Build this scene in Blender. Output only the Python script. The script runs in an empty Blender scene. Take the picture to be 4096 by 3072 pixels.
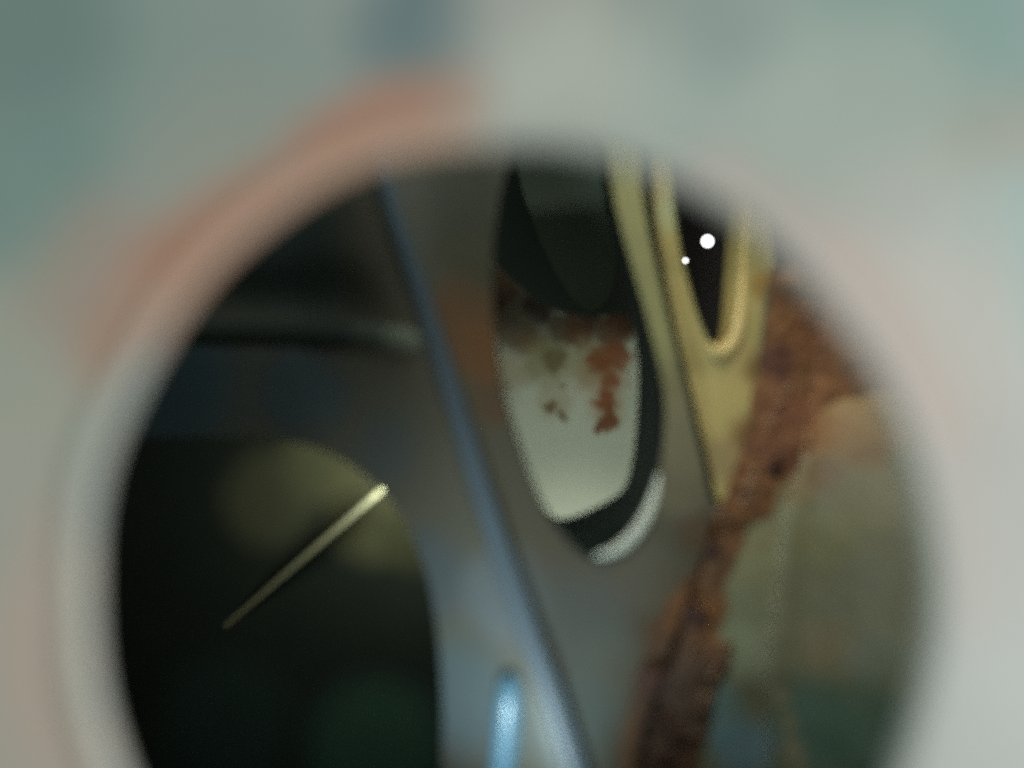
import bpy, bmesh, math, random
from mathutils import Vector, noise
from mathutils.geometry import delaunay_2d_cdt

# ------------------------------------------------------------------ camera, world, lamps, exposure
SC = bpy.context.scene
COL = SC.collection
MM = 0.001
LENS = 27.0
T = 18.0 / LENS                       # half frame width per unit of depth

cam_d = bpy.data.cameras.new('camera')
cam = bpy.data.objects.new('camera', cam_d); COL.objects.link(cam)
cam.rotation_euler = (math.radians(90), 0, 0)
cam_d.sensor_width = 36; cam_d.lens = LENS
cam_d.clip_start = 0.002; cam_d.clip_end = 20
cam_d.dof.use_dof = True
cam_d.dof.focus_distance = 0.290
cam_d.dof.aperture_fstop = LENS / 4.6     # a 4.6 mm pupil
SC.camera = cam

world = bpy.data.worlds.new('World'); SC.world = world
world.use_nodes = True
bg = world.node_tree.nodes['Background']
bg.inputs['Color'].default_value = (0.88, 1.0, 0.94, 1)
bg.inputs['Strength'].default_value = 0.52

def P(px, py, d):
    """photo position (4096 x 3072) at depth d mm -> metres"""
    k = d * T / 2048.0 * MM
    return Vector(((px - 2048) * k, d * MM, -(py - 1536) * k))

def area(name, loc, target, size, power, col):
    l = bpy.data.lights.new(name, 'AREA'); l.shape = 'DISK'; l.size = size * MM
    l.energy = power; l.color = col
    o = bpy.data.objects.new(name, l); COL.objects.link(o)
    o.location = loc
    o.rotation_euler = (Vector(target) - Vector(loc)).to_track_quat('-Z', 'Y').to_euler()
    return o

def spot(name, loc, target, deg, power, col, rad=4, blend=.7):
    l = bpy.data.lights.new(name, 'SPOT'); l.spot_size = math.radians(deg); l.spot_blend = blend
    l.energy = power; l.color = col; l.shadow_soft_size = rad * MM
    o = bpy.data.objects.new(name, l); COL.objects.link(o); o.location = loc
    o.rotation_euler = (Vector(target) - Vector(loc)).to_track_quat('-Z', 'Y').to_euler()
    return o

# daylight from the right, in front of the panel
area('window_light', (0.38, -0.14, 0.04), (0.03, 0.05, 0.0), 180, 1.7, (1.0, 0.97, 0.96))
# lamps added inside the closed cavity; no openings are built
spot('top_fill_light', P(3000, -1300, 119), P(3080, 1900, 138), 60, 0.33, (1.0, 0.92, 0.74), blend=1.0)
spot('lower_fill_light', P(1750, 4750, 60), P(2080, 2500, 108), 60, 0.20, (0.76, 0.95, 1.0), blend=1.0)
spot('rear_fill_light', P(2330, 3250, 140), P(2330, 1650, 178), 56, 0.20, (0.95, 1.0, 0.90), rad=7, blend=.8)
area('ambient_fill_light', P(2100, -2300, 70), P(2500, 2000, 125), 50, 0.036, (0.84, 1.0, 1.0))  # hidden fill lamp added to lift the whole cavity
rod_fill = bpy.data.lights.new('rod_fill_light', 'POINT'); rod_fill.energy = 0.036; rod_fill.color = (0.98, 1.0, 0.84); rod_fill.shadow_soft_size = 0.004  # point lamp added out of sight to light the rod and wall
bo = bpy.data.objects.new('rod_fill_light', rod_fill); COL.objects.link(bo); bo.location = P(1612, 1886, 178)
area('hole_backlight', P(2780, 1000, 262), P(2780, 1000, 100), 40, 0.008, (1.0, 1.0, 1.0)).visible_camera = True  # lamp added behind the rear wall to whiten its two holes

vs = SC.view_settings
vs.view_transform = 'Standard'; vs.look = 'None'; vs.gamma = 1.0; vs.exposure = 0.0
vs.use_curve_mapping = False
SC.render.engine = 'CYCLES'
SC.cycles.use_denoising = False     # keep the fine grain of a phone picture
SC.cycles.max_bounces = 8

# ------------------------------------------------------------------ helpers
def lin(c):
    r = []
    for v in c:
        v /= 255.0
        r.append(v / 12.92 if v <= 0.04045 else ((v + 0.055) / 1.055) ** 2.4)
    return (*r, 1.0)

def material(name, base, alt=None, nscale=60, namt=0.5, blobs=(), rough=0.5, spec=0.5,
             metallic=0.0, bump=0.0, bscale=400, distort=3.0, dscale=130, coat=0.0, streak=None):
    """base/alt: two paint tones mixed by noise; blobs: stains and painted light (centre, radius mm, tone, strength)"""
    m = bpy.data.materials.new(name); m.use_nodes = True
    nt = m.node_tree; N = nt.nodes; L = nt.links
    b = N['Principled BSDF']
    b.inputs['Roughness'].default_value = rough
    b.inputs['Specular IOR Level'].default_value = spec
    b.inputs['Metallic'].default_value = metallic
    b.inputs['Coat Weight'].default_value = coat
    tc = N.new('ShaderNodeTexCoord')
    nz = N.new('ShaderNodeTexNoise'); nz.inputs['Scale'].default_value = nscale
    nz.inputs['Detail'].default_value = 5
    L.new(tc.outputs['Object'], nz.inputs['Vector'])
    mr = N.new('ShaderNodeMapRange')
    mr.inputs['From Min'].default_value = 0.5 - 0.28; mr.inputs['From Max'].default_value = 0.5 + 0.28
    L.new(nz.outputs['Fac'], mr.inputs['Value'])
    mx = N.new('ShaderNodeMix'); mx.data_type = 'RGBA'
    mx.inputs[6].default_value = lin(base); mx.inputs[7].default_value = lin(alt or base)
    mu = N.new('ShaderNodeMath'); mu.operation = 'MULTIPLY'; mu.inputs[1].default_value = namt
    L.new(mr.outputs[0], mu.inputs[0]); L.new(mu.outputs[0], mx.inputs[0])
    col = mx.outputs[2]
    if blobs:
        dn = N.new('ShaderNodeTexNoise'); dn.inputs['Scale'].default_value = dscale
        dn.inputs['Detail'].default_value = 4
        L.new(tc.outputs['Object'], dn.inputs['Vector'])
        sb = N.new('ShaderNodeVectorMath'); sb.operation = 'SUBTRACT'; sb.inputs[1].default_value = (.5, .5, .5)
        L.new(dn.outputs['Color'], sb.inputs[0])
        scl = N.new('ShaderNodeVectorMath'); scl.operation = 'SCALE'; scl.inputs['Scale'].default_value = distort * MM * 2
        L.new(sb.outputs[0], scl.inputs[0])
        ad = N.new('ShaderNodeVectorMath'); ad.operation = 'ADD'
        L.new(tc.outputs['Object'], ad.inputs[0]); L.new(scl.outputs[0], ad.inputs[1])
        for (c, r, tone, s) in blobs:
            di = N.new('ShaderNodeVectorMath'); di.operation = 'DISTANCE'
            di.inputs[1].default_value = c
            L.new(ad.outputs[0], di.inputs[0])
            q = N.new('ShaderNodeMapRange'); q.interpolation_type = 'SMOOTHSTEP'
            q.inputs['From Min'].default_value = r * 0.45 * MM; q.inputs['From Max'].default_value = r * 1.25 * MM
            q.inputs['To Min'].default_value = s; q.inputs['To Max'].default_value = 0
            L.new(di.outputs['Value'], q.inputs['Value'])
            x = N.new('ShaderNodeMix'); x.data_type = 'RGBA'
            L.new(q.outputs[0], x.inputs[0]); L.new(col, x.inputs[6]); x.inputs[7].default_value = lin(tone)
            col = x.outputs[2]
    L.new(col, b.inputs['Base Color'])
    if bump:
        bn = N.new('ShaderNodeTexNoise'); bn.inputs['Scale'].default_value = bscale; bn.inputs['Detail'].default_value = 6
        L.new(tc.outputs['Object'], bn.inputs['Vector'])
        bp = N.new('ShaderNodeBump'); bp.inputs['Strength'].default_value = bump; bp.inputs['Distance'].default_value = 0.001
        L.new(bn.outputs['Fac'], bp.inputs['Height']); L.new(bp.outputs[0], b.inputs['Normal'])
    return m

def link(name, me, mat, parent=None):
    me.materials.append(mat)
    o = bpy.data.objects.new(name, me); COL.objects.link(o)
    if parent:
        o.parent = parent
        o.matrix_parent_inverse = parent.matrix_basis.inverted()
    return o

def thing(name, loc, label, cat, group=None):
    o = bpy.data.objects.new(name, None); COL.objects.link(o)
    o.empty_display_size = 0.01
    o.location = loc
    tag(o, label, cat, group)
    return o

def tag(o, label, cat, group=None):
    o['label'] = label; o['category'] = cat
    if group: o['group'] = group

def curve(pts, n=10, closed=True):
    """Catmull-Rom through the points"""
    out = []; m = len(pts)
    rng = range(m) if closed else range(m - 1)
    for i in rng:
        if closed:
            p0, p1, p2, p3 = (pts[(i + k - 1) % m] for k in range(4))
        else:
            p0, p1, p2, p3 = (pts[min(max(i + k - 1, 0), m - 1)] for k in range(4))
        for s in range(n):
            t = s / n
            out.append(tuple(0.5 * (2 * b + (c - a) * t + (2 * a - 5 * b + 4 * c - d) * t * t + (3 * b - a - 3 * c + d) * t ** 3)
                             for a, b, c, d in zip(p0, p1, p2, p3)))
    if not closed: out.append(pts[-1])
    return out

def resample(pts, n):
    m = len(pts); L = [0]
    for i in range(m):
        a, b = pts[i], pts[(i + 1) % m]
        L.append(L[-1] + math.hypot(b[0] - a[0], b[1] - a[1]))
    out = []; k = 0
    for i in range(n):
        s = L[-1] * i / n
        while L[k + 1] < s: k += 1
        f = (s - L[k]) / max(L[k + 1] - L[k], 1e-9)
        a, b = pts[k], pts[(k + 1) % m]
        out.append((a[0] + (b[0] - a[0]) * f, a[1] + (b[1] - a[1]) * f))
    return out

def straight(pts, step):
    out = []
    for i in range(len(pts)):
        a, b = pts[i], pts[(i + 1) % len(pts)]
        n = max(1, int(math.hypot(b[0] - a[0], b[1] - a[1]) / step))
        out += [(a[0] + (b[0] - a[0]) * k / n, a[1] + (b[1] - a[1]) * k / n) for k in range(n)]
    return out

def inside(p, poly):
    x, y = p; r = False; j = len(poly) - 1
    for i in range(len(poly)):
        xi, yi = poly[i]; xj, yj = poly[j]
        if (yi > y) != (yj > y) and x < (xj - xi) * (y - yi) / (yj - yi) + xi: r = not r
        j = i
    return r

def dist_line(p, pts):
    """signed distance (positive to the right of a downward running line) in photo pixels"""
    best = 1e9; sg = 1
    for a, b in zip(pts, pts[1:]):
        ax, ay = a; bx, by = b; dx, dy = bx - ax, by - ay
        t = max(0, min(1, ((p[0] - ax) * dx + (p[1] - ay) * dy) / (dx * dx + dy * dy)))
        qx, qy = ax + t * dx, ay + t * dy
        d = math.hypot(p[0] - qx, p[1] - qy)
        if d < best:
            best = d; sg = 1 if (dy * (p[0] - ax) - dx * (p[1] - ay)) >= 0 else -1
    return best * sg

def sheet(name, outline, holes, depth, thick, step, mat, parent=None, to3=None, rows=()):
    """pressed sheet of real thickness, its face given by depth(x, y)"""
    to3 = to3 or (lambda x, y, d: P(x, y, d))
    V = []; E = []
    for poly in [outline] + list(holes):
        s = len(V); V += [Vector(p) for p in poly]
        E += [(s + i, s + (i + 1) % len(poly)) for i in range(len(poly))]
    xs = [p[0] for p in outline]; ys = [p[1] for p in outline]
    cell = step * 0.55
    bset = {}
    V += [Vector(p) for p in rows if inside(p, outline) and not any(inside(p, h) for h in holes)]
    for v in V: bset.setdefault((int(v.x // cell), int(v.y // cell)), []).append(v)
    y = min(ys) + step * 0.5; row = 0
    while y < max(ys):
        x = min(xs) + step * (0.5 if row % 2 else 0.25)
        while x < max(xs):
            cx, cy = int(x // cell), int(y // cell)
            near = any((v.x - x) ** 2 + (v.y - y) ** 2 < cell * cell
                       for i in (-1, 0, 1) for j in (-1, 0, 1) for v in bset.get((cx + i, cy + j), ()))
            if not near and inside((x, y), outline) and not any(inside((x, y), h) for h in holes):
                V.append(Vector((x, y)))
            x += step
        y += step * 0.9; row += 1
    v2, e2, f2, *_ = delaunay_2d_cdt(V, E, [], 0, 1e-4)
    faces = []
    for f in f2:
        c = (sum(v2[i].x for i in f) / len(f), sum(v2[i].y for i in f) / len(f))
        if inside(c, outline) and not any(inside(c, h) for h in holes): faces.append(list(f))
    n = len(v2)
    D = [depth(v.x, v.y) for v in v2]
    vs_ = [to3(v.x, v.y, d) for v, d in zip(v2, D)] + [to3(v.x, v.y, d + thick) for v, d in zip(v2, D)]
    cnt = {}
    for f in faces:
        for a, b in zip(f, f[1:] + f[:1]): cnt.setdefault((min(a, b), max(a, b)), []).append((a, b))
    fs = faces + [[i + n for i in reversed(f)] for f in faces]
    for k, l in cnt.items():
        if len(l) == 1:
            a, b = l[0]; fs.append([b, a, a + n, b + n])
    me = bpy.data.meshes.new(name); me.from_pydata([tuple(v) for v in vs_], [], fs); me.update()
    bm = bmesh.new(); bm.from_mesh(me)
    loose = [v for v in bm.verts if not v.link_faces]
    bmesh.ops.delete(bm, geom=loose, context='VERTS')
    bmesh.ops.recalc_face_normals(bm, faces=bm.faces); bm.to_mesh(me); bm.free()
    me.polygons.foreach_set('use_smooth', [True] * len(me.polygons))
    me.set_sharp_from_angle(angle=math.radians(40))
    return link(name, me, mat, parent)

def loft(name, rings, mat, parent=None, closed=True, cap=False):
    """surface through rings of 3D points"""
    n = len(rings[0]); V = [tuple(p) for r in rings for p in r]; F = []
    for k in range(len(rings) - 1):
        for i in range(n if closed else n - 1):
            j = (i + 1) % n
            F.append([k * n + i, k * n + j, (k + 1) * n + j, (k + 1) * n + i])
    if cap:
        F.append(list(range(n - 1, -1, -1))); F.append([(len(rings) - 1) * n + i for i in range(n)])
    me = bpy.data.meshes.new(name); me.from_pydata(V, [], F); me.update()
    bm = bmesh.new(); bm.from_mesh(me); bmesh.ops.recalc_face_normals(bm, faces=bm.faces); bm.to_mesh(me); bm.free()
    me.polygons.foreach_set('use_smooth', [True] * len(me.polygons))
    return link(name, me, mat, parent)

def tube(name, path, radii, mat, parent=None, flat=1.0, n=14):
    """round bar with closed, rounded ends along 3D points; flat squeezes it in depth"""
    rings = []
    for i, p in enumerate(path):
        t = (path[min(i + 1, len(path) - 1)] - path[max(i - 1, 0)]).normalized()
        u = t.cross(Vector((0, 1, 0))).normalized(); w = t.cross(u).normalized()
        rings.append([p + (u * math.cos(a) + w * math.sin(a) * flat) * radii[i]
                      for a in (2 * math.pi * k / n for k in range(n))])
    return loft(name, rings, mat, parent, cap=True)

def sm(a, b, x):
    t = max(0.0, min(1.0, (x - a) / (b - a))); return t * t * (3 - 2 * t)

# ------------------------------------------------------------------ outer panel with the round hole
D0 = 50.0
HC = (2024, 2400); HR = 1650
RIM_MM = HR * 50.6 * T / 2048            # radius at the innermost edge of the lip, 50.6 mm away
HCX, HCZ = P(*HC, 50.6).x / MM, P(*HC, 50.6).z / MM
def O(px, py): return P(px, py, D0)
def ring_stain(a0, a1, r, n, rad, tone, s):
    out = []
    for i in range(n):
        a = math.radians(a0 + (a1 - a0) * i / max(n - 1, 1))
        out.append((O(HC[0] + r * math.cos(a), HC[1] - 1.1 * r * math.sin(a)), rad, tone, s))
    return out
stains_and_light = (
    [(O(300, 250), 8, (114, 138, 132), .8), (O(850, 250), 9, (130, 146, 140), .8), (O(60, 800), 7, (106, 134, 128), .8),
     (O(1700, 90), 5.2, (92, 112, 116), .95), (O(1640, 200), 4.5, (104, 122, 124), .6),
     (O(2150, 90), 7, (162, 162, 154), .7), (O(2300, 480), 8, (178, 182, 172), .7),
     (O(3000, 300), 8, (158, 172, 164), .7), (O(3750, 120), 10, (122, 150, 144), .9), (O(30, 60), 8, (104, 124, 120), .8), (O(2900, 120), 4, (128, 142, 140), .6),
     (O(3450, 500), 8, (160, 168, 158), .7), (O(4060, 650), 6, (160, 152, 138), .6), (O(4080, 1150), 9, (136, 172, 168), .9),
     (O(3700, 1000), 8, (176, 174, 168), .6), (O(3950, 1900), 11, (178, 177, 172), .8), (O(3950, 2500), 12, (182, 181, 176), .85), (O(3900, 3000), 12, (184, 188, 184), .85), (O(3650, 1350), 8, (186, 178, 170), .7),  # paler right side: the stronger light there is put into the paint
     (O(700, 1500), 7, (160, 154, 142), .8), (O(150, 1500), 9, (158, 158, 144), .7), (O(100, 2100), 10, (162, 160, 149), .7),
     (O(420, 1120), 6, (152, 136, 124), .8), (O(60, 2800), 9, (172, 160, 146), .7), (O(900, 700), 7, (150, 148, 136), .6)]
    + ring_stain(95, 152, 1800, 18, 2.8, (166, 128, 108), .42)
    + ring_stain(102, 138, 1800, 12, 2.1, (164, 110, 88), .34)
    + ring_stain(172, 212, 1830, 7, 3.0, (178, 156, 144), .5)
    + ring_stain(20, 62, 1800, 9, 2.6, (186, 166, 158), .5)
    + ring_stain(0, 14, 1820, 3, 2.8, (184, 174, 168), .5))
m_outer = material('weathered_paint', (130, 142, 138), (152, 155, 149), nscale=45, namt=.8, blobs=stains_and_light,
                   rough=.55, bump=.15, bscale=250, distort=3, dscale=80)
m_rim = material('worn_rim_paint', (158, 166, 160), (168, 168, 160), nscale=70, namt=.8,
                 blobs=ring_stain(98, 140, 1720, 9, 3.6, (186, 148, 126), .6) + ring_stain(25, 60, 1720, 6, 4.5, (182, 178, 172), .5)
                 + ring_stain(176, 196, 1740, 3, 3.0, (190, 178, 164), .5), rough=.45, distort=3, dscale=90)
outer = thing('outer_panel', (HCX * MM, D0 * MM, -0.160), 'blurred teal grey painted steel panel pierced by the large round hole', 'panel')
FIL = .8
ro = RIM_MM + FIL
EY = 1.10                              # the hole is a touch taller than wide
def wob(a): return 1 + .006 * math.sin(3 * a + 1) + .004 * math.sin(7 * a) + .003 * math.sin(13 * a + 2)
hole_c = [(HCX + ro * wob(a) * math.cos(a), HCZ + EY * ro * wob(a) * math.sin(a)) for a in (2 * math.pi * i / 96 for i in range(96))]
flat3 = lambda x, y, d: Vector((x * MM, d * MM, y * MM))
sheet('panel_sheet', straight([(-146, -160), (146, -160), (146, 158), (-146, 158)], 6), [hole_c], 
      lambda x, y: D0 + 0.35 * noise.noise(Vector((x * .06, y * .06, 3))), 1.0, 4.0, m_outer, outer, to3=flat3)
rings = []
prof = [(ro + .5, D0 - .5)] + [(ro - FIL * math.sin(a), D0 - .6 + FIL * (1 - math.cos(a))) for a in (math.radians(k * 9) for k in range(11))]
prof += [(RIM_MM + .08, D0 + .5), (RIM_MM + .3, D0 + .9), (ro + .2, D0 + 1.15), (ro + .5, D0 + 1.1)]
for r, d in prof:
    rings.append([Vector(((HCX + r * wob(a) * math.cos(a)) * MM, d * MM, (HCZ + EY * r * wob(a) * math.sin(a)) * MM)) for a in (2 * math.pi * i / 96 for i in range(96))])
loft('rolled_rim', rings, m_rim, outer)

# ------------------------------------------------------------------ cavity walls (the setting)
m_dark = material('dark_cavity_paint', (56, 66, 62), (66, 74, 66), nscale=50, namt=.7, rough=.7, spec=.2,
                  blobs=[(P(1500, 2050, 215), 16, (132, 134, 100), .85), (P(1300, 1850, 215), 14, (132, 134, 100), .8), (P(1080, 2000, 215), 16, (120, 124, 96), .7), (P(1660, 2150, 215), 12, (96, 100, 74), .8), (P(1680, 1850, 215), 12, (96, 100, 74), .8), (P(2830, 1050, 215), 25, (98, 90, 90), .9),  # olive blobs put the glow on the rear wall into its colour
                         (P(1500, 3000, 215), 22, (84, 128, 112), .9), (P(900, 2900, 215), 22, (70, 96, 92), .8)], distort=2, dscale=60)  # teal blobs brighten the dark lower left by colour
def circle(cx, cy, r, n=28): return [(cx + r * math.cos(2 * math.pi * i / n), cy + r * math.sin(2 * math.pi * i / n)) for i in range(n)]
DR = 216
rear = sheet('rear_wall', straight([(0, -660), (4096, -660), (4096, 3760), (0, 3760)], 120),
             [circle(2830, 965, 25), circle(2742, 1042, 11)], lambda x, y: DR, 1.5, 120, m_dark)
rear['kind'] = 'structure'
hx0, hx1, hz0, hz1 = -138, 138, -152, 150
def slab(name, a, b, mat):
    bm = bmesh.new(); bmesh.ops.create_cube(bm, size=1)
    for v in bm.verts:
        v.co = Vector([(a[i] + b[i]) / 2 + v.co[i] * (b[i] - a[i]) for i in range(3)]) * MM
    me = bpy.data.meshes.new(name); bm.to_mesh(me); bm.free()
    o = link(name, me, mat); o['kind'] = 'structure'; return o
rx0, rx1 = P(100, 0, DR).x / MM, P(4000, 0, DR).x / MM
rz0, rz1 = P(0, 3700, DR).z / MM, P(0, -600, DR).z / MM
w0, w1, z0, z1 = min(hx0, rx0), max(hx1, rx1), min(hz0, rz0), max(hz1, rz1)
# four walls closing the box between panel and rear wall, and a back closing round the rear wall
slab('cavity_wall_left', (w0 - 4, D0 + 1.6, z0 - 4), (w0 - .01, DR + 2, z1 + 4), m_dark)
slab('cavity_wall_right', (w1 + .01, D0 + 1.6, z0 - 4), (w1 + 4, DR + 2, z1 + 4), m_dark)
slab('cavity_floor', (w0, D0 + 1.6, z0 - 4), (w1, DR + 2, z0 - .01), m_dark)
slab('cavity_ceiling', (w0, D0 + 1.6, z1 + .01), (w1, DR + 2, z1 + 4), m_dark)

def d_joint(y):
    """depth of the joint where web, slotted and side panels meet"""
    t = [(-600, 141), (1100, 139), (1500, 136), (2060, 125), (2700, 114), (3072, 109.5), (3700, 104)]
    for (a, u), (b, v) in zip(t, t[1:]):
        if y <= b: return u + (v - u) * max(0, (y - a) / (b - a))
    return t[-1][1]

# ------------------------------------------------------------------ inner panel: folded web with two openings
ridge = [(1380, -300), (1460, 300), (1545, 750), (1690, 1200), (1800, 1550), (1890, 1850), (2000, 2200), (2120, 2550), (2260, 2950), (2480, 3700)]
ridge_c = curve(ridge, 6, closed=False)
seam = [(2500, -400), (2560, 300), (2590, 780), (2680, 1250), (2765, 1600), (2845, 1950), (2868, 2060), (2790, 2330), (2660, 2700), (2560, 3072), (2480, 3700)]
seam_c = curve(seam, 6, closed=False)
def d_web(x, y):
    s = dist_line((x, y), ridge_c)
    base = 112 - 10 * sm(1200, 3400, y)
    if s >= 0: z = base + 0.018 * s
    else: z = base + 0.010 * -s + 3 * sm(60, 500, -s)
    z += 3.0 * math.exp(-((y - 1210) / 120.0) ** 2) * sm(120, 300, -s)   # shallow swage on the left
    z += .25 * noise.noise(Vector((x * .003, y * .003, 1)))
    return z
oval = curve([(2180, 420), (2380, 520), (2480, 900), (2580, 1250), (2640, 1500), (2655, 1650), (2640, 1830), (2590, 2040), (2510, 2180), (2400, 2236),
              (2285, 2170), (2160, 1990), (2060, 1720), (2000, 1480), (1975, 1200), (1985, 900), (2050, 600)], 6)
oval = resample(oval, 110)
arch = curve([(-400, 1790), (200, 1762), (650, 1748), (1000, 1748), (1260, 1790), (1470, 1910), (1620, 2090), (1700, 2270), (1745, 2480), (1770, 2780),
              (1768, 3072), (1760, 3400), (1700, 3560), (600, 3600), (-300, 3560)], 6)
W = lambda px, py: P(px, py, d_web(px, py))
m_web = material('grey_inner_paint', (90, 88, 76), (102, 92, 76), nscale=60, namt=.7, rough=.38, spec=.5,
    blobs=[(W(1880, 1250), 7, (110, 80, 54), .9), (W(1950, 1420), 6, (122, 84, 54), .9), (W(1900, 1000), 7, (82, 76, 58), .8), (W(1850, 750), 8, (76, 74, 60), .8), (W(1980, 1620), 4, (104, 78, 56), .7),
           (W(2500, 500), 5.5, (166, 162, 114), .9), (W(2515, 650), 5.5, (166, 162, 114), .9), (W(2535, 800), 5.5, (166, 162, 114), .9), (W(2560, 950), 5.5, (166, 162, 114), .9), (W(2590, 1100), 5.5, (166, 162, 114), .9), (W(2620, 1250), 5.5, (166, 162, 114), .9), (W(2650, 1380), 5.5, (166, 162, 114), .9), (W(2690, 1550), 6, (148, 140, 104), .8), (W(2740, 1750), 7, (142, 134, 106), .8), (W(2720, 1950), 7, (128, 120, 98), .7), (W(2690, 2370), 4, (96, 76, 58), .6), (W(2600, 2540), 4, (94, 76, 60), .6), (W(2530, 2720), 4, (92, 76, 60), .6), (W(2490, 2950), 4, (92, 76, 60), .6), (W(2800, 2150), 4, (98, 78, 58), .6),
           (W(2400, 2330), 5, (104, 94, 78), .5), (W(2600, 2300), 7, (108, 102, 90), .6), (W(2350, 2500), 9, (92, 98, 98), .6), (W(2450, 2700), 8, (100, 102, 92), .6), (W(2300, 2900), 8, (88, 98, 96), .7),
           (W(1850, 2800), 10, (80, 94, 98), .8), (W(1700, 2300), 8, (78, 88, 94), .7), (W(2000, 2400), 7, (100, 110, 116), .6),  # blue-grey blobs on the left: bluish light and lifted shade in the colour
           (W(700, 1550), 14, (64, 86, 94), .8), (W(1200, 1550), 9, (70, 84, 90), .8), (W(1100, 1000), 14, (58, 72, 70), .8), (W(1550, 1800), 7, (78, 86, 90), .5)],
    distort=3, dscale=110, bump=.05, bscale=300)
inner = thing('inner_panel', P(2000, 3700, 112), 'folded grey inner panel with a tall oval opening and arched cutout', 'panel')
web_out = [(-500, -400)] + [(x, -400) for x in range(-300, 2500, 150)] + [(x - 14 - 10 * sm(1400, 500, y), y) for x, y in seam_c] + [(x, 3700) for x in range(2350, -500, -150)]
web_out += [(-500, y) for y in range(3700, -400, -150)]
ridge_f = curve(ridge, 26, closed=False)
rows = []
for off in (-150, -110, -80, -55, -32, -14, 0, 14, 32, 55, 80, 110, 150):
    for (ax, ay), (bx, by) in zip(ridge_f, ridge_f[1:]):
        l = math.hypot(bx - ax, by - ay); rows.append((ax + off * (by - ay) / l, ay - off * (bx - ax) / l))
sheet('web_sheet', web_out, [oval, arch], d_web, 1.2, 48, m_web, inner, rows=rows)

# flange turned back from the oval opening
back = curve([(2190, 440), (2360, 560), (2440, 900), (2510, 1200), (2540, 1330), (2556, 1500), (2548, 1700), (2528, 1860), (2490, 1965), (2390, 2030), (2295, 2070),
              (2230, 2076), (2160, 2020), (2090, 1935), (2010, 1720), (1950, 1480), (1930, 1200), (1945, 900), (2050, 600)], 6)
back = resample(back, 110)
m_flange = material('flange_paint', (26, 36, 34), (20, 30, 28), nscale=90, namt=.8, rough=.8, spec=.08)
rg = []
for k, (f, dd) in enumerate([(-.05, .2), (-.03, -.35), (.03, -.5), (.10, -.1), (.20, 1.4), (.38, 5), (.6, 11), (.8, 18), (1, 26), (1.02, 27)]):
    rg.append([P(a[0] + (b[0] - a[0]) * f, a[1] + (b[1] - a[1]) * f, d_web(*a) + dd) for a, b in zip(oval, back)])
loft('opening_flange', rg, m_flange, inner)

# rib added as the fold's blue highlight; pale crescent as the lip's highlight
m_rib = material('blue_grey_rib_highlight', (92, 102, 110), (82, 92, 98), nscale=70, namt=.8, rough=.4, spec=.25)
rp = curve(ridge[1:], 8, closed=False)
tube('fold_highlight_rib', [P(x, y, d_web(x, y) - .3) for x, y in rp], [(1.25 + .35 * sm(1200, 2200, y)) * MM for x, y in rp], m_rib, inner, flat=.45)
m_lip = material('lip_highlight_paint', (214, 216, 200), (200, 204, 190), nscale=120, namt=.6, rough=.35, spec=.6)
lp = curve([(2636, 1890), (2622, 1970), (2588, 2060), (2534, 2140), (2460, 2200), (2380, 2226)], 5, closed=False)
tube('highlight_lip', [P(x, y, d_web(x, y) - .5) for x, y in lp], [(.12 + .85 * math.sin(math.pi * i / (len(lp) - 1)) ** .7) * MM for i in range(len(lp))], m_lip, inner, flat=.6)

# lower bead: a blue highlight given shape; upper bead: lip with painted highlight
m_bead = material('blue_highlight_paint', (86, 122, 140), (80, 114, 132), rough=.35, spec=.6)
path = [(2046, 2692), (2044, 2720), (2038, 2800), (2030, 2900), (2018, 3020), (2005, 3150), (1985, 3350)]
tube('highlight_bead', [P(x, y, d_web(x, y) - .6) for x, y in path], [v * MM for v in (.4, 1.5, 1.95, 2.0, 2.0, 2.0, 1.8)], m_bead, inner, flat=.75)
m_bead2 = material('dull_bead_paint', (62, 68, 60), (48, 54, 50), nscale=60, namt=.6, blobs=[(W(1640, 1365), 4.5, (120, 120, 102), .9), (W(1500, 1345), 5, (86, 88, 76), .7)], spec=.25, rough=.5)  # paler right end: a highlight put into the colour
path = [(1690, 1390), (1670, 1372), (1600, 1352), (1450, 1338), (1200, 1334), (900, 1336), (600, 1340), (300, 1345), (0, 1350)]
tube('highlight_bead', [P(x, y, d_web(x, y) + .2) for x, y in path], [v * MM for v in (.6, 1.6, 2.0, 2.1, 2.0, 1.8, 1.6, 1.5, 1.5)], m_bead2, inner, flat=.8)

# ------------------------------------------------------------------ slotted primer panel right of the seam
def d_slot(x, y):
    return d_joint(y) - 1 + .008 * (x - 2800) + .3 * noise.noise(Vector((x * .004, y * .004, 7)))
seam_r = [(x + 12 + 12 * sm(1400, 500, y), y) for x, y in seam_c if -350 < y < 2030]
slotp = [p for p in seam_r] + [(2876, 2075), (2900, 2090), (2960, 1990), (3040, 1800), (3100, 1550), (3120, 1300), (3100, 1100), (3060, 850), (3040, 600), (3030, -350)]
slotp = straight(slotp, 40)
slot = resample(curve([(2700, 420), (2676, 600), (2690, 780), (2722, 1000), (2775, 1210), (2822, 1335), (2858, 1388), (2886, 1376), (2920, 1300),
               (2950, 1150), (2962, 1000), (2966, 800), (2960, 600), (2900, 420), (2790, 370)], 6), 90)
slot_b = resample(curve([(2700, 420), (2680, 600), (2690, 780), (2722, 1000), (2775, 1210), (2822, 1335), (2858, 1384), (2872, 1372), (2884, 1300),
               (2898, 1150), (2908, 1000), (2915, 800), (2915, 600), (2880, 420), (2790, 370)], 6), 90)
S = lambda px, py: P(px, py, d_slot(px, py))
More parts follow.
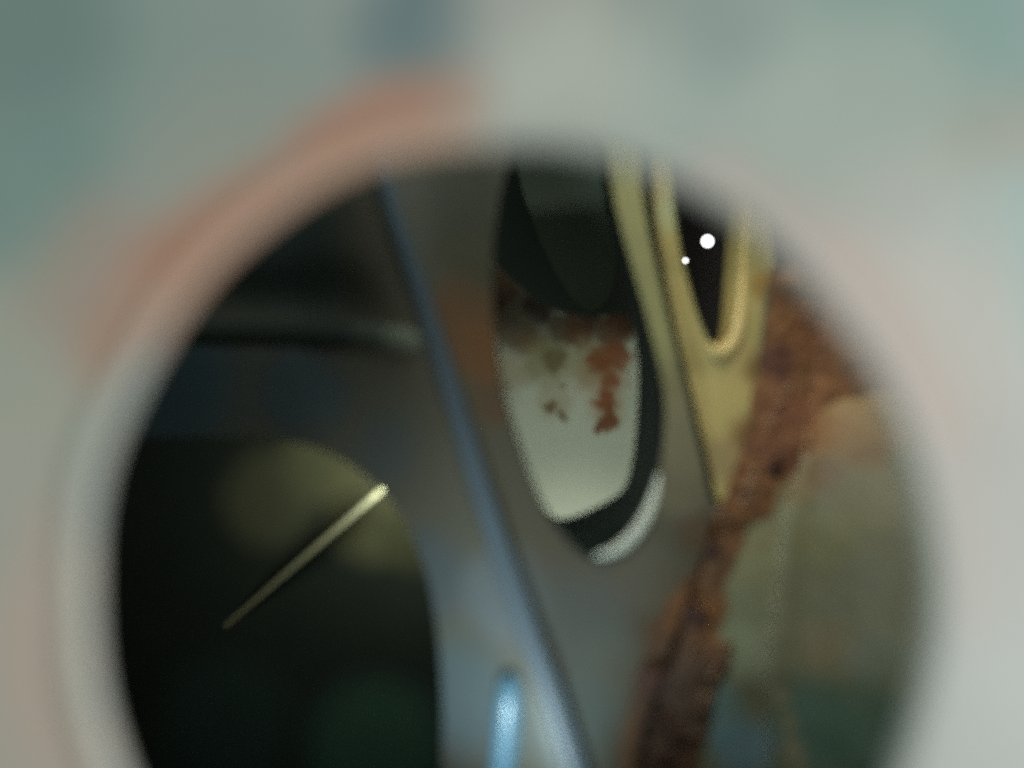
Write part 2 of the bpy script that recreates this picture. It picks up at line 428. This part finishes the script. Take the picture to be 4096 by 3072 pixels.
m_slot = material('olive_primer', (186, 172, 116), (172, 152, 96), nscale=80, namt=.7, rough=.42, spec=.45,
    blobs=[(S(2690, 850), 4, (180, 186, 148), .7), (S(3000, 950), 4, (184, 172, 108), .7), (S(3050, 1150), 3.4, (150, 116, 60), .8), (S(2930, 1400), 3, (206, 174, 122), .8),  # pale blob below the slot: its lit edge put into the colour
           (S(3080, 1500), 5, (116, 80, 50), .9), (S(3020, 1750), 5, (122, 90, 58), .9), (S(2880, 1850), 5, (146, 128, 92), .8), (S(2900, 1330), 1.6, (142, 116, 66), .8)],
    distort=2, dscale=160, bump=.08)
slotted = thing('slotted_panel', S(2860, 2080), 'olive yellow primed panel with a narrow slot, right of the dark seam', 'panel')
sheet('primed_sheet', slotp, [slot], d_slot, 1.2, 36, m_slot, slotted)
rg = []
for f, dd in [(-.1, .2), (-.04, -.3), (.08, -.25), (.2, .2), (.4, 1.6), (.7, 4.5), (1, 8), (1.05, 8.3)]:
    rg.append([P(a[0] + (b[0] - a[0]) * f, a[1] + (b[1] - a[1]) * f, d_slot(*a) + dd) for a, b in zip(slot, slot_b)])
loft('slot_flange', rg, m_slot, slotted)

m_slip = material('cream_slot_lip', (222, 198, 130), (226, 198, 138), nscale=140, namt=.7, rough=.35, spec=.5)  # cream tone carries the highlight along the slot edge
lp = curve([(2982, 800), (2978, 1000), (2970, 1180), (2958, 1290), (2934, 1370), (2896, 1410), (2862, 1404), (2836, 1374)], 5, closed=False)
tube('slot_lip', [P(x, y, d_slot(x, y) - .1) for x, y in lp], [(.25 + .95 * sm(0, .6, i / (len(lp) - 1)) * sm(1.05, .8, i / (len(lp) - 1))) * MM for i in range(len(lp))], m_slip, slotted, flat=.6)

# ------------------------------------------------------------------ side panel on the right
fold = [(3330, 900), (3230, 1700), (3150, 2050), (3110, 2400), (3075, 2700), (3060, 3072), (3060, 3700)]
fold_c = curve(fold, 6, closed=False)
def d_side(x, y):
    s = dist_line((x, y), fold_c)
    z = d_joint(y) + .8
    if s > 0: z -= .020 * s + 1.0 * sm(0, 80, s)
    z += .5 * noise.noise(Vector((x * .004, y * .004, 11))) + .2 * noise.noise(Vector((x * .012, y * .012, 5)))
    return z
R = lambda px, py: P(px, py, d_side(px, py))
m_side = material('green_grey_paint', (118, 116, 88), (100, 104, 86), nscale=110, namt=.8, rough=.5, spec=.4,
    blobs=[(R(3300, 1660), 9, (156, 114, 60), .85), (R(3180, 1950), 5, (128, 104, 62), .7), (R(3040, 2130), 4, (112, 88, 58), .7), (R(2960, 2350), 3.5, (108, 88, 62), .6), (R(2950, 2640), 3.5, (108, 92, 70), .6), (R(2880, 2850), 3, (100, 88, 70), .6), (R(3300, 2150), 6, (118, 116, 70), .6), (R(3250, 2900), 7, (66, 104, 96), .75), (R(3500, 3000), 8, (60, 96, 84), .8), (R(3550, 1650), 8, (146, 118, 66), .8), (R(3450, 1760), 6, (134, 104, 60), .6), (R(3350, 1250), 10, (104, 66, 50), .9), (R(3450, 1560), 5, (152, 118, 60), .8), (R(3250, 1750), 5, (140, 98, 56), .8), (R(3200, 1450), 7, (92, 58, 46), .9),
           (R(3300, 1900), 4, (112, 84, 50), .7), (R(3480, 1830), 3, (120, 92, 56), .8),
           (R(3090, 2080), 4.5, (136, 134, 100), .8), (R(3040, 2200), 5, (136, 134, 100), .8), (R(3010, 2330), 5, (134, 134, 102), .8), (R(2980, 2460), 5, (128, 132, 106), .8), (R(2950, 2600), 5, (140, 150, 124), .8),
           (R(3500, 2000), 7, (112, 108, 72), .6), (R(3320, 2600), 5, (128, 112, 84), .5), (R(3500, 2650), 5, (84, 112, 106), .4), (R(3400, 2900), 7, (84, 106, 86), .5),
           (R(2850, 2850), 5, (108, 142, 142), .8), (R(2980, 3000), 5, (84, 120, 136), .7),
           (R(3110, 2800), 1.6, (134, 126, 98), .8), (R(3140, 2900), 1.6, (134, 126, 98), .8), (R(3180, 3000), 1.8, (138, 128, 100), .8), (R(3220, 3080), 1.8, (134, 126, 98), .8)],
    distort=2, dscale=120, bump=.2, bscale=350)
sidep = straight([(3060, 1140), (3250, 1120), (3600, 1200), (3850, 1450), (4400, 1900), (4400, 3700), (2380, 3700), (2520, 3072), (2620, 2700), (2760, 2330), (2880, 2060), (2960, 1850), (3030, 1500)], 60)
side = thing('side_panel', R(3300, 3690), 'mottled green grey side panel to the right of the rusty seam', 'panel')
sheet('side_sheet', sidep, [], d_side, 1.2, 60, m_side, side)

# ------------------------------------------------------------------ rust crust along the joint
rust_left = [(3085, 1070), (3055, 1350), (3020, 1550), (2975, 1750), (2930, 1900), (2880, 2020), (2820, 2120), (2790, 2250), (2680, 2400), (2595, 2560), (2535, 2720), (2490, 2950), (2470, 3200), (2400, 3700)]
rust_right = [(3160, 1060), (3330, 1150), (3520, 1330), (3640, 1480), (3560, 1560), (3400, 1590), (3290, 1640), (3260, 1740), (3220, 1850), (3110, 1960), (3090, 2060), (3000, 2090), (2970, 2200), (2900, 2320),
              (2910, 2460), (2880, 2540), (2930, 2650), (2880, 2740), (2850, 2860), (2800, 3072), (2760, 3300), (2680, 3700)]
random.seed(4)
rust_poly = curve(rust_left, 5, closed=False) + list(reversed(curve(rust_right, 5, closed=False)))
rust_poly = [(x + 22 * noise.noise(Vector((x * .02, y * .02, 2))), y + 22 * noise.noise(Vector((x * .02, y * .02, 9)))) for x, y in rust_poly]
rust_poly = resample(rust_poly, 260)
def d_rust(x, y):
    e = min(math.hypot(x - a, y - b) for a, b in rust_poly)
    base = min(d_side(x, y), d_slot(x, y) if y < 2100 else 999, d_web(x, y) if dist_line((x, y), seam_c) < -10 else 999)
    h = .1 + sm(0, 60, e) * .5
    n1 = noise.noise(Vector((x * .012, y * .012, 1))); n2 = noise.noise(Vector((x * .03, y * .03, 4))); n3 = noise.noise(Vector((x * .05, y * .05, 8)))
    return base - max(.12, h * (.8 + .3 * n1 + .5 * n2 + .7 * n3))
m_rust = material('rust_crust', (72, 50, 36), (148, 102, 64), nscale=330, namt=1.0, rough=.75, spec=.3, bump=.6, bscale=500,
    blobs=[(P(3300, 1300, 136), 6, (128, 82, 54), .6), (P(3160, 1650, 133), 5, (126, 80, 60), .6), (P(3120, 1450, 135), 4, (88, 52, 52), .7),
           (P(3100, 1800, 130), 5, (112, 72, 54), .6), (P(2760, 2750, 113), 9, (84, 66, 54), .75), (P(2650, 2850, 111), 11, (80, 64, 54), .8), (P(2850, 2250, 120), 6, (88, 68, 50), .6)], distort=3, dscale=200)
seam_o = thing('rusted_seam', P(2560, 3690, 128), 'crusty dark brown rust running down the joint between the panels', 'seam')
crust = sheet('rust_crust', rust_poly, [], d_rust, .8, 20, m_rust, seam_o)
# pale scabs lifted off the crust
m_flake = material('pale_rust_scab', (164, 126, 96), (120, 90, 68), nscale=300, namt=.9, rough=.6)
def scab(px, py, w, h, ang, mat):
    bm = bmesh.new(); bmesh.ops.create_icosphere(bm, subdivisions=3, radius=1)
    k = d_joint(py) * T / 2048 * MM
    ca, sa = math.cos(math.radians(ang)), math.sin(math.radians(ang))
    dd = d_rust(px, py) - .25
    c = P(px, py, dd)
    for v in bm.verts:
        f = 1.0 + .8 * noise.noise(v.co * 1.7 + Vector((px, py, 0)))
        x, y, z = v.co.x * w * f * k, v.co.y * .00028 * f, v.co.z * h * f * k
        v.co = c + Vector((x * ca - z * sa, y, x * sa + z * ca))
    me = bpy.data.meshes.new('rust_scab'); bm.to_mesh(me); bm.free()
    me.polygons.foreach_set('use_smooth', [True] * len(me.polygons))
    link('rust_scab', me, mat, seam_o)
for a in [(3014, 1900, 15, 34, -22), (2998, 1945, 16, 30, -35), (2970, 2010, 10, 30, -30), (2912, 2590, 22, 24, -20), (2890, 2640, 12, 34, -30), (2852, 2700, 12, 34, -35), (2826, 2790, 22, 22, 10), (2806, 2830, 14, 24, -35), (2876, 2046, 20, 16, 0),
          (3150, 1560, 18, 26, -25), (3120, 1620, 12, 24, -30), (3085, 1690, 16, 22, 0)]:
    scab(*a, m_flake)
m_flake2 = material('dark_rust_scab', (84, 50, 38), (60, 40, 34), nscale=300, namt=.9, rough=.8)
for a in [(3100, 1880, 30, 46, -20), (2850, 2220, 30, 50, 10), (2780, 2480, 46, 60, 0), (2600, 2720, 50, 40, 0), (2640, 2900, 40, 50, 0), (2720, 2960, 36, 50, 0), (2660, 3040, 40, 40, 0)]:
    scab(*a, m_flake2)

# ------------------------------------------------------------------ pale backing panel behind the oval opening
def d_back(x, y): return 176 + 3 * sm(1380, 1120, y) + .004 * (x - 2300) - 6 * sm(1500, 2300, y) + .3 * noise.noise(Vector((x * .004, y * .004, 21)))
B = lambda px, py: P(px, py, d_back(px, py))
m_back = material('pale_paint_rusting', (196, 202, 182), (188, 196, 174), nscale=80, namt=.7, rough=.5, spec=.4,
    blobs=[(B(1980, 1150), 9, (84, 64, 44), .95), (B(2150, 1230), 5, (70, 52, 38), .95), (B(2350, 1260), 4.5, (66, 48, 36), .95), (B(2500, 1270), 5, (72, 50, 36), .95), (B(2050, 1330), 6, (104, 86, 60), .85), (B(2250, 1320), 5, (96, 78, 52), .9), (B(2450, 1330), 5, (104, 70, 44), .9), (B(2320, 1330), 4, (112, 78, 50), .85), (B(2130, 1360), 4, (118, 98, 66), .85), (B(2180, 1450), 6, (140, 134, 92), .8), (B(2350, 1450), 6, (150, 140, 98), .7),
           (B(2030, 1500), 5, (160, 150, 120), .7), (B(2420, 1500), 7, (168, 140, 104), .6), (B(2430, 1650), 5, (172, 150, 116), .6), (B(2220, 1600), 5, (166, 160, 128), .6), (B(2390, 1440), 3.4, (132, 78, 44), .9), (B(2470, 1420), 4, (136, 80, 46), .9), (B(2440, 1520), 3, (140, 86, 50), .9),
           (B(2425, 1600), 2.6, (140, 86, 52), .95), (B(2430, 1660), 2.8, (124, 76, 46), .95), (B(2400, 1710), 1.8, (110, 68, 44), .95), (B(2440, 1700), 2.0, (122, 76, 48), .9),
           (B(2210, 1625), 1.9, (112, 92, 58), .95), (B(2235, 1665), 1.5, (112, 92, 60), .9), (B(2255, 1550), 1.8, (136, 124, 86), .8), (B(2215, 1440), 3.2, (108, 98, 58), .8)],
    distort=3.2, dscale=380, bump=.02)
backing = sheet('backing_panel', straight([(1800, 1000), (1960, 1030), (2060, 1130), (2160, 1220), (2300, 1262), (2640, 1250), (2650, 1700), (2630, 2300), (2000, 2300), (1880, 1800)], 50), [], d_back, 1.2, 45, m_back)
tag(backing, 'pale grey green panel with rust runs seen through the oval opening', 'panel')
m_gus = material('dark_green_gusset', (72, 84, 72), (62, 76, 66), nscale=70, namt=.7, rough=.5)
gus = sheet('gusset_plate', curve([(2100, 100), (2300, 80), (2500, 100), (2500, 600), (2470, 1000), (2440, 1180), (2350, 1240), (2240, 1120), (2130, 880), (2070, 620)], 5), [],
            lambda x, y: 196 + .01 * (x - 2300) - .02 * (1215 - y), 1.5, 50, m_gus)
tag(gus, 'dark green pointed gusset behind the top of the oval opening', 'gusset')

# ------------------------------------------------------------------ pale rod built in place of a slit of light across the arched cutout
m_rod = material('cream_rod_paint', (214, 216, 180), (206, 206, 168), nscale=150, namt=.6, rough=.45)
pts = [(1545 + (860 - 1545) * t, 1945 + (2540 - 1945) * t, 192 + 27 * t) for t in (0, .012, .03, .1, .2, .35, .5, .65, .8, .92, 1)]
rod = tube('light_slit_rod', [P(*p) for p in pts], [v * MM for v in (.6, 1.3, 1.6, 1.7, 1.7, 1.7, 1.65, 1.6, 1.5, 1.5, 1.4)], m_rod)
tag(rod, 'thin cream rod standing in for the slit of light across the dark arched cutout', 'rod')
